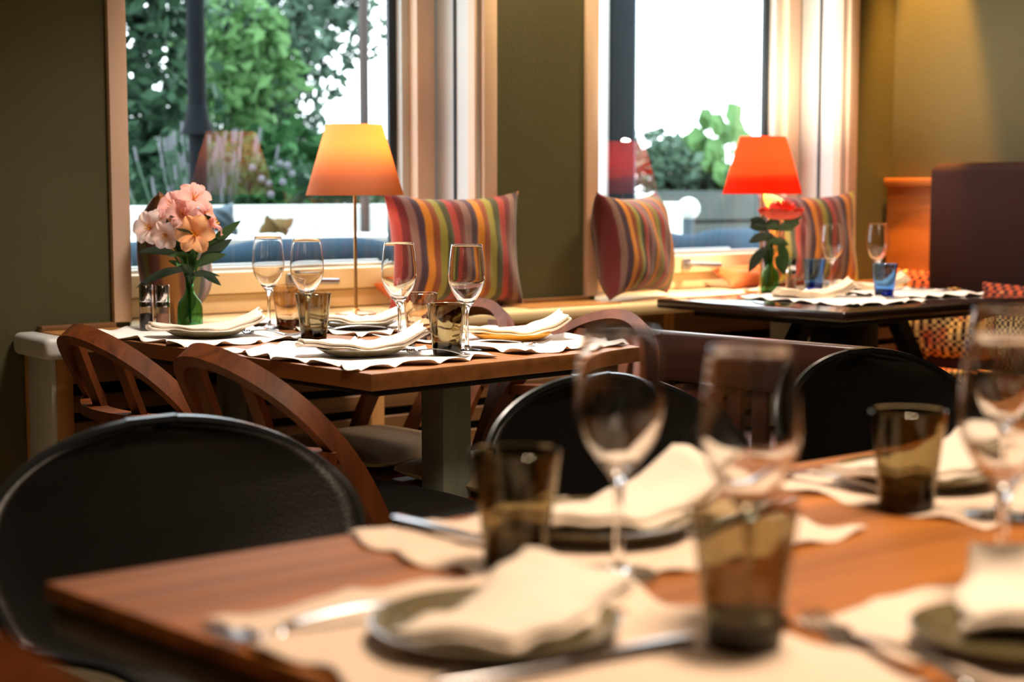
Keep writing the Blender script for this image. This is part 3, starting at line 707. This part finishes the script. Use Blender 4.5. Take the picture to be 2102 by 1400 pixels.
# ------------------------------------------------------------------ tableware builders
def wine_glass(scale=1.0):
    t = thing('wine_glass', '', 'glass')
    zb = .088
    outer = [(0, 0.0), (.032, 0.0), (.0335, .0012), (.032, .0025), (.012, .005), (.005, .010), (.0038, .02), (.0036, .05), (.0040, .072), (.0058, zb - .006), (.0105, zb + .003), (.0205, zb + .016), (.0300, zb + .031), (.0358, zb + .047), (.0374, zb + .060), (.0368, zb + .076), (.0345, zb + .100), (.0312, zb + .1255)]
    outer = outer[:6] + [(max(p.x, 0), p.z) for p in cat([(r, 0, z) for r, z in outer[6:]], 4)]
    inner = [(r - .0009 - .0045 * max(0, 1 - (z - zb) / .055) ** 1.5, z) for r, z in outer[-2:0:-1] if z > zb + .010]
    prof = outer + [(outer[-1][0] - .0002, zb + .1258), (outer[-1][0] - .0007, zb + .1258), (outer[-1][0] - .0009, zb + .1253)] + inner + [(.004, zb + .0085), (0, zb + .0078)]
    c = [(r, z) for r, z in prof]
    MB().lathe(c, 40).build('bowl_and_stem', M['wine'], t)
    return t
def wg_build(label, loc, group, first=[None]):
    if first[0] is None:
        first[0] = wine_glass(); o = first[0]
    else: o = copy_tree(first[0])
    o.location = loc; o.rotation_euler = (0, 0, random.uniform(0, 6)); o['label'] = label; o['group'] = group
    if loc[1] < 1.2: o.scale = (1, 1, .975)
    else: o.scale = (1, 1, 1)
    return o
def tumbler_build(label, loc, group, kind, store={}):
    if kind not in store:
        t = thing('tumbler', '', 'glass')
        o = [(0, 0), (.0255, 0), (.0275, .003), (.0300, .030), (.0350, .070), (.0388, .1000), (.0380, .1008), (.0370, .1000), (.0332, .070), (.0285, .036), (.0262, .022), (.012, .0180), (0, .0175)]
        o = o[:3] + [(p.x, p.z) for p in cat([(r, 0, z) for r, z in o[2:6]], 5)][1:] + o[6:7] + [(p.x, p.z) for p in cat([(r, 0, z) for r, z in o[7:11]], 5)] + o[11:]
        MB().lathe(o, 44).build('body', M[kind], t)
        store[kind] = t; o_ = t
    else: o_ = copy_tree(store[kind])
    o_.location = loc; o_.rotation_euler = (0, 0, random.uniform(0, 6)); o_['label'] = label; o_['group'] = group; return o_
TZ = .7512; MZ = .7535
# the foreground table
G1 = 'wine glasses on the front table'
wg_build('tall wine glass left of centre on the front table, before the middle black chair', (.885, .972, MZ), G1)
wg_build('large wine glass behind the central smoked tumbler', (.870, .810, TZ), G1)
wg_build('far right wine glass on the far side of the front table', (1.345, .915, MZ), G1)
wg_build('near right wine glass on the front table, its stem in front of the other', (1.085, .735, MZ), G1)
G2 = 'smoked tumblers on the front table'
tumbler_build('smoked tumbler at the left, before the left plate of the far side', (.838, 1.052, MZ), G2, 'smoke')
tumbler_build('largest smoked tumbler, front and centre on the near placemat', (.815, .763, MZ), G2, 'smoke')
tumbler_build('smoked tumbler at the right on the far placemat', (1.303, .997, MZ), G2, 'smoke')
# the middle table
G3 = 'wine glasses on the middle table'
mzz = .753
wg_build('right wine glass of the middle table, before the striped cushion', (1.905, 2.550, mzz), G3)
wg_build('wine glass behind the near smoked tumbler of the middle table', (1.857, 2.72, mzz), G3)
wg_build('wine glass left of the orange lamp pole above a smoked tumbler', (1.822, 3.03, mzz), G3)
wg_build('leftmost wine glass on the middle table above the brown tumbler', (1.85, 3.25, mzz), G3)
G4 = 'tumblers on the middle table'
tumbler_build('smoked tumbler near the front corner of the middle table', (1.822, 2.505, mzz), G4, 'smoke')
tumbler_build('smoked tumbler below the orange lamp on the middle table', (1.777, 2.93, mzz), G4, 'smoke')
tumbler_build('brown tumbler at the window end of the middle table', (1.885, 3.22, mzz), G4, 'brownglass')
tumbler_build('brown tumbler behind the near wine glasses of the middle table', (1.965, 2.80, mzz), G4, 'brownglass')
# the stone table
G5 = 'wine glasses on the stone table'
wg_build('left wine glass on the stone table by the right window', (4.00, 3.38, TZ), G5)
wg_build('right wine glass on the stone table, behind the blue tumbler', (4.12, 3.29, TZ), G5)
G6 = 'blue tumblers on the stone table'
tumbler_build('blue tumbler at the front of the stone table', (3.83, 3.03, mzz), G6, 'blueglass')
tumbler_build('blue tumbler behind the left wine glass of the stone table', (3.94, 3.40, TZ), G6, 'blueglass')

def cloth(name, mat, label, catg, loc, rz, W, D, thick=.0012, wav=.0016, seed=0, edge=.006, amp=None, group=None, res=(40, 30), zf=None):
    def f(u, v):
        x = (u - .5) * W; y = (v - .5) * D
        du = math.sin(v * 23 + seed) * edge + math.sin(v * 9 + seed * 2) * edge
        dv = math.sin(u * 27 + seed * 3) * edge + math.sin(u * 11 + seed) * edge
        x += du * (2 * u - 1) ** 3; y += dv * (2 * v - 1) ** 3
        e_ = max(abs(2 * u - 1), abs(2 * v - 1)) ** 6
        z = wav * (1 + math.sin(x * 40 + seed) * math.sin(y * 34 + seed * 2)) * .5 + e_ * wav * 1.6 * (1 + math.sin((x - y) * 75 + seed))
        if zf: z += zf(2 * u - 1, 2 * v - 1)
        return (x, y, z)
    o = MB().grid(f, *res).build(name, mat, loc=loc, rot=(0, 0, rz), solid=thick); tag(o, label, catg, group); return o
GM = 'linen placemats on the front table'
cloth('placemat', M['linen'], 'wavy linen placemat on the far left of the front table', 'placemat', (.985, 1.10, .7502), math.radians(0), .40, .30, seed=1, group=GM)
cloth('placemat', M['linen'], 'wavy linen placemat on the far right of the front table', 'placemat', (1.49, 1.05, .7502), math.radians(0), .40, .30, seed=2.2, group=GM)
cloth('placemat', M['linen'], 'wavy linen placemat nearest the camera on the left', 'placemat', (.700, .845, .7502), math.radians(-3), .32, .42, seed=3.1, group=GM)
cloth('placemat', M['linen'], 'wavy linen placemat at the bottom right under the near right plate', 'placemat', (1.095, .625, .7502), math.radians(-3), .42, .30, seed=4.4, group=GM)
def plate(label, loc, mat='plate', r=.092, group=None, name='plate'):
    t = thing(name, label, 'plate', loc, group=group)
    MB().lathe([(0, .0), (r * .62, 0), (r * .80, .003), (r, .0125), (r * 1.0, .0145), (r * .97, .0150), (r * .78, .007), (r * .6, .0052), (0, .005)], 48).build('dish', M[mat], t); return t
GP = 'olive plates on the front table'
plate('olive plate on the near left placemat', (.690, .890, MZ), group=GP)
plate('olive plate on the far left placemat, behind the tall wine glass', (.985, 1.115, MZ), group=GP)
plate('olive plate on the far right placemat, behind the right tumbler', (1.44, 1.085, MZ), group=GP)
plate('olive plate at the bottom right of the front table', (.965, .640, MZ), r=.075, group=GP)
def napkin(label, loc, rz, W, D, mat='napkin', lift=.012, rise=.012, seed=0, group=None, layers=2, name='napkin'):
    t = thing(name, label, 'napkin', loc, rz, group)
    for k in range(layers):
        def f(u, v, k=k):
            a, b = 2 * u - 1, 2 * v - 1
            rag = .003 * math.sin(a * 11 + seed * 3) * b * b
            x = a * W / 2 * (1 - .05 * k) + math.sin(v * 7 + seed) * .004; y = b * D / 2 * (1 - .08 * k) + math.sin(u * 8 + seed + k) * .004
            z = k * .0062 + rise * a * a * (1 + .3 * math.sin(seed)) * (1 + .55 * a) + .006 * a * b + lift * .25 * math.sin(a * 3.1 + seed) * (1 - .6 * b * b) - .004 * b * b + .0022 * math.sin(5 * a + 4 * b + seed) + rag * .6
            return (x, y, z + .004)
        MB().grid(f, 22, 12).build('fold', M[mat], t, solid=.0045)
    return t
GN = 'folded cream napkins on the front table plates'
napkin('cream napkin lying across the near left plate', (.712, .893, MZ + .010), math.radians(20), .185, .105, seed=.5, rise=.010, lift=.02, group=GN)
napkin('cream napkin peaking on the far left plate', (1.01, 1.12, MZ + .010), math.radians(-2), .24, .10, seed=1.6, rise=.022, group=GN)
napkin('cream napkin on the far right plate', (1.45, 1.09, MZ + .010), math.radians(-4), .23, .10, seed=2.5, rise=.014, group=GN)
napkin('cream napkin on the plate at the bottom right', (1.02, .665, MZ + .010), math.radians(35), .15, .10, seed=3.4, rise=.014, group=GN)
def fork(label, loc, rz, group=None):
    t = thing('fork', label, 'fork', loc, rz, group)
    def f(u, v):
        w = .0045 + .004 * (1 - u) ** 3
        return ((u - .5) * .13, (v - .5) * 2 * w, .004 + .006 * math.sin(PI * u))
    MB().grid(f, 12, 3).build('handle', M['steel'], t, solid=.0022)
    MB().grid(lambda u, v: (.065 + u * .025, (v - .5) * (.009 + .014 * min(1, u * 1.6)), .004 - .004 * math.sin(PI * u)), 6, 4).build('neck', M['steel'], t, solid=.0018)
    for k in range(4):
        y = -.0095 + k * .0063
        MB().sweep(cat([(.089, y, .005), (.105, y, .003), (.125, y * .95, .010)], 4), [(.0016, .0012)] * 9, n=6).build('tine', M['steel'], t)
    return t
def knife(label, loc, rz, group=None):
    t = thing('table_knife', label, 'knife', loc, rz, group)
    MB().sweep([(-.10, 0, .0045), (-.095, 0, .0045), (-.03, 0, .0045), (.0, 0, .0045)], [(.004, .0028), (.0075, .004), (.006, .0038), (.005, .003)], n=8).build('handle', M['steel'], t)
    MB().grid(lambda u, v: (.0 + u * .115, (v - .5) * .017 * (1 - u ** 5 * .85) - .002, .0042), 12, 3).build('blade', M['steel'], t, solid=.0014)
    return t
knife('steel knife left of the far left plate', (.865, 1.165, MZ), math.radians(-84))
fork('steel fork on the near left placemat beside its plate', (.640, .985, MZ), math.radians(172))
knife('steel knife right of the near left plate', (.690, .800, MZ), math.radians(172))
knife('steel knife right of the far left plate', (1.13, 1.065, MZ), math.radians(12))
fork('steel fork left of the far right plate', (1.342, 1.12, MZ), math.radians(92))
fork('bright steel fork at the bottom right edge of the picture', (.865, .652, MZ), math.radians(75))

# middle table settings
GM2 = 'white placemats on the middle table'
def on_mid(x, y): 
    c, s = math.cos(TR), math.sin(TR); return (1.54 + c * x - s * y, 2.345 + s * x + c * y)
for x, y, lb, sd in ((.17, .83, 'white placemat at the window end on the left of the middle table', 1), (.17, .27, 'white placemat at the near left corner of the middle table', 2), (.57, .80, 'white placemat at the window end on the right of the middle table', 3), (.57, .27, 'white placemat at the near right corner of the middle table', 4)):
    px, py = on_mid(x, y); cloth('placemat', M['mat2'], lb, 'placemat', (px, py, .7502), TR + PI / 2, .46, .33, seed=sd, wav=.003, group=GM2, edge=.008)
GP2 = 'ochre plates on the middle table'
GN2 = 'folded white napkins on the middle table'
for x, y, lb, w, sd in ((.16, .80, 'window end left', .25, .4), (.17, .25, 'near left', .25, 1.4), (.54, .74, 'window end right', .24, 2.2), (.60, .28, 'near right', .24, .9)):
    px, py = on_mid(x, y)
    plate('ochre plate at the %s place of the middle table' % lb, (px, py, .7545), 'yplate' if 'near right' in lb else 'plate', .088, group=GP2)
    napkin('white folded napkin at the %s place of the middle table' % lb, (px, py, .766), math.radians(-25), w, .085, 'napkin' if sd != .9 else 'ynapkin', seed=sd, rise=.020, group=GN2)
for x, y, rz, lb in ((.47, .20, -30, 'fork at the near right place of the middle table'), (.48, .66, -20, 'fork at the window end right place of the middle table'), (.27, .12, 100, 'fork at the near left place of the middle table'), (.26, .70, 95, 'fork at the window end left place of the middle table')):
    px, py = on_mid(x, y); fork('steel ' + lb, (px, py, .7555), math.radians(rz), 'forks on the middle table')
# stone table settings
def on3(x, y): return (3.30 + x, 2.74 + y)
GM3 = 'white placemats on the stone table'
for x, y, lb, sd, rz in ((.33, .33, 'white placemat on the left of the stone table', 5, 88), (.74, .42, 'white placemat on the right of the stone table', 6, 84)):
    cloth('placemat', M['mat2'], lb, 'placemat', (*on3(x, y), .7502), math.radians(rz), .46, .33, seed=sd, wav=.0025, group=GM3)
for x, y, lb, sd in ((.36, .42, 'cream rolled napkin at the left place of the stone table', .8), (.78, .55, 'cream rolled napkin at the right place of the stone table', 2.0)):
    napkin(lb, (*on3(x, y), .7545), math.radians(-36), .24, .075, 'ynapkin', seed=sd, rise=.022, group='napkins on the stone table', layers=3)
knife('steel knife at the left place of the stone table', (*on3(.42, .25), .756), math.radians(-40))
knife('steel knife at the right place of the stone table', (*on3(.86, .36), .756), math.radians(-40))

# salt and pepper mills
def mill(label, loc, fill):
    t = thing('spice_mill', label, 'mill', loc, group=None)
    MB().lathe([(0, 0), (.0155, 0), (.0160, .002), (.0160, .055), (.0148, .055), (.0148, .004), (0, .004)], 28).build('jar', M['wine'], t)
    MB().lathe([(0, .0045), (.0140, .0045), (.0140, .040), (0, .042)], 24).build('filling', M[fill], t)
    MB().lathe([(0, .056), (.0163, .056), (.0163, .066), (.0155, .068), (.0163, .070), (.0163, .104), (.0150, .107), (0, .107)], 28).build('cap', M['chrome'], t); return t
mill('chrome capped pepper mill beside the green flower vase', (1.600, 3.375, TZ), 'pepper')
mill('chrome capped pink salt mill beside the green flower vase', (1.627, 3.346, TZ), 'salt')
mill('chrome capped salt mill beside the rose vase', (3.835, 3.405, TZ), 'salt')
def vase(label, loc, water=True):
    t = thing('bottle_vase', label, 'vase', loc)
    o = [(0, 0), (.026, 0), (.029, .003), (.029, .050), (.026, .066), (.012, .084), (.0095, .095), (.0095, .125), (.0115, .128), (.0115, .131), (.0085, .131), (.0078, .095), (.010, .085), (.024, .065), (.0268, .050), (.0268, .006), (0, .005)]
    MB().lathe(o, 36).build('bottle', M['greenglass'], t)
    return t
V1 = (1.685, 3.325, TZ); vase('green glass bottle vase holding pink flowers', V1)
V2 = (3.718, 3.388, TZ); vase('green glass bottle vase holding a coral rose', V2)

RT = Vector((math.cos(math.radians(38.4)), -math.sin(math.radians(38.4)), 0)); FWD = Vector((.62, .78, 0))
def leafblade(parent, p, d, L, wd, mat, droop=.25, name='leaf'):
    d = Vector(d).normalized(); sd = d.cross(FWD + Vector((0, 0, .55)) + RT * .25); sd = sd.normalized() if sd.length > .1 else RT
    def f(u, v):
        w = wd * math.sin(PI * min(1, .04 + u * .96)) ** .8 * (v - .5) * 2
        return Vector(p) + d * L * u + sd * w + Vector((0, 0, -droop * L * u * u + abs(w) * .3))
    MB().grid(f, 10, 4).build(name, M[mat], parent)
def lily(label, base, head, mat, r=.030, face=(-.5, -.75, .35), nleaf=3, seed=0, bloom=True, group=None):
    rnd = random.Random(seed); base = Vector(base); head = Vector(head)
    t = thing('alstroemeria', label, 'flower', base, group=group); hd = head - base
    mid = Vector((hd.x * .15, hd.y * .15, .13)); path = cat([(0, 0, .012), mid, hd], 8)
    MB().tube(path, .0024, 6).build('stem', M['stem'], t)
    fc = Vector(face).normalized(); q = fc.to_track_quat('Z', 'Y')
    for k in range(6):
        a = k * PI / 3 + rnd.uniform(-.1, .1); wd = .0165 if k % 2 else .014
        def f(u, v, a=a, wd=wd, k=k):
            w = wd * (r / .034) * (math.sin(PI * min(1, (.06 + u * .90) ** 1.25)) ** .6) * (v - .5) * 2
            rr = r * 1.15 * u; z = .022 * (1 - (1 - u) ** 2) - .012 * u ** 3 + abs(w) * .25 + .0028 * u * math.sin(v * 13 + k * 2)
            return hd + q @ Vector((rr * math.cos(a) - w * math.sin(a), rr * math.sin(a) + w * math.cos(a), z))
        MB().grid(f, 8, 4).build('petal', M[mat], t)
    s_ = MB()
    for k in range(5):
        a = k * 2 * PI / 5; s_.tube([hd, hd + q @ Vector((.008 * math.cos(a), .008 * math.sin(a), .024))], .0011, 4)
    s_.build('stamens', M['stamen'], t)
    for k in range(nleaf):
        i = int(len(path) * rnd.uniform(.45, .92)); p = path[min(i, len(path) - 1)]
        leafblade(t, p, (rnd.uniform(-1, 1), rnd.uniform(-1, .4), rnd.uniform(.1, .9)), rnd.uniform(.05, .085), .008, 'leaf' if k % 2 else 'leafdark')
    return t
def vp(rx, up, dz=0): return Vector(V1) + RT * rx + Vector((0, 0, up)) + FWD * dz
b1 = (V1[0], V1[1], V1[2] + .006)
GA = 'pink alstroemerias in the green vase'
hd = [(-.032, .283, .01, 'petal_pink', 'pink alstroemeria bloom at the upper left of the bunch', .034, (-.7, -.5, .5)),
      (.012, .300, 0, 'petal_pink', 'topmost pink alstroemeria bloom of the bunch', .036, (-.1, -.8, .6)),
      (.030, .262, .01, 'petal_pink', 'pink alstroemeria bloom at the upper right of the bunch', .034, (.5, -.7, .3)),
      (-.085, .236, 0, 'petal_white', 'palest alstroemeria bloom at the left of the bunch', .036, (-.8, -.6, .2)),
      (-.060, .255, .02, 'petal_white', 'pale alstroemeria bloom above the leftmost one', .030, (-.6, -.3, .6)),
      (.048, .240, .0, 'petal_pink', 'small pink alstroemeria bloom behind the peach one', .030, (.7, -.3, .5)),
      (-.012, .268, -.01, 'petal_pink', 'central pink alstroemeria bloom of the bunch', .034, (-.3, -.9, .2)),
      (-.050, .222, -.01, 'petal_white', 'lower pale alstroemeria bloom between the green leaves', .030, (-.5, -.8, -.1)),
      (.022, .222, -.03, 'petal_peach', 'peach orange alstroemeria bloom facing the front', .040, (-.55, -.85, .15))]
for i, (a, b, c, m, lb, r, fc) in enumerate(hd):
    lily(lb, b1, vp(a, b, c), m, r, fc, nleaf=3, seed=i)
lg = thing('leafy_sprig', 'long green leaves spreading from the green flower vase', 'leaves', b1)
for rx, up, dx, dz_, L, w_, mt_, dr in ((-.02, .165, -1, .35, .105, .012, 'leafdark', .25), (.0, .135, -1, -.05, .125, .011, 'leafdark', .30), (.02, .145, 1, .75, .10, .013, 'leafdark', .0), (.03, .17, 1, .85, .12, .012, 'leaf', .0), (.01, .14, 1, .5, .085, .012, 'leaf', .1), (0, .13, .2, 1, .09, .013, 'leaf', .0), (-.015, .16, -.4, 1, .10, .013, 'leafdark', .0), (.02, .13, .8, -.4, .06, .012, 'leafdark', .1)):
    leafblade(lg, RT * rx + Vector((0, 0, up - .0)), RT * dx + Vector((0, 0, dz_)), L, w_, mt_, dr)
    MB().tube([(0, 0, .09), RT * rx + Vector((0, 0, up))], .0016, 5).build('stem', M['stem'], lg)
def rose(label, base, rx, up, r, n, seed):
    t = thing('rose', label, 'flower', base); hd = RT * rx + Vector((0, 0, up)); rnd = random.Random(seed)
    path = cat([(0, 0, .012), (hd.x * .1, hd.y * .1, .12), hd], 8)
    MB().tube(path, .0025, 6).build('stem', M['stem'], t)
    for k in range(n):
        ring = 0 if k < 4 else (1 if k < 10 else 2); a = k * 2.4; R = r * (.35 + .33 * ring); op = (.15, .5, .95)[ring]
        def f(u, v, a=a, R=R, op=op):
            th = a + (v - .5) * 1.9; q = u * (1.5 + .5 * op); rr = R * math.sin(min(q, 1.57)) * (1 + op * .25 * u ** 3) + .0006 * k; z = r * (1.05 - .62 * op) * (1 - math.cos(q)) + .16 * r * u * math.sin(9 * v + 2.3 * k) + (.25 - .25 * op) * r
            return hd + Vector((rr * math.cos(th), rr * math.sin(th), z - r * .4))
        MB().grid(f, 6, 6).build('petal', M['petal_coral'], t)
    for k in range(5): leafblade(t, path[int(len(path) * (.5 + .09 * k))], RT * (1 if k % 2 else -1) + Vector((0, 0, .2)), .05, .016, 'leaf' if k % 2 else 'leafdark', .3)
    return t
b2 = (V2[0], V2[1], V2[2] + .006)
rose('large open coral rose in the green vase of the stone table', b2, .036, .243, .047, 20, 3)
rose('small coral rosebud left of the large rose', b2, -.022, .245, .022, 8, 5)
ls = thing('leafy_sprig', 'broad rose leaves hanging over the vase of the stone table', 'leaves', b2)
for rx, up, dx, dz_, L in ((-.01, .19, -1, .3, .06), (.03, .19, 1, .5, .07), (-.02, .13, -.6, -.8, .08), (.03, .15, .3, -1, .08), (.0, .15, -.2, -1, .07), (.04, .22, 1, .3, .06), (.05, .20, 1, .9, .055), (-.02, .20, -1, .7, .055), (.02, .11, .5, -1, .06), (-.01, .17, -1, -.2, .06)):
    leafblade(ls, RT * rx + Vector((0, 0, up)), RT * dx + Vector((0, 0, dz_)), L, .017, 'leaf' if dx > 0 else 'leafdark', .1)
    MB().tube([(0, 0, .09), RT * rx + Vector((0, 0, up))], .0016, 5).build('stem', M['stem'], ls)
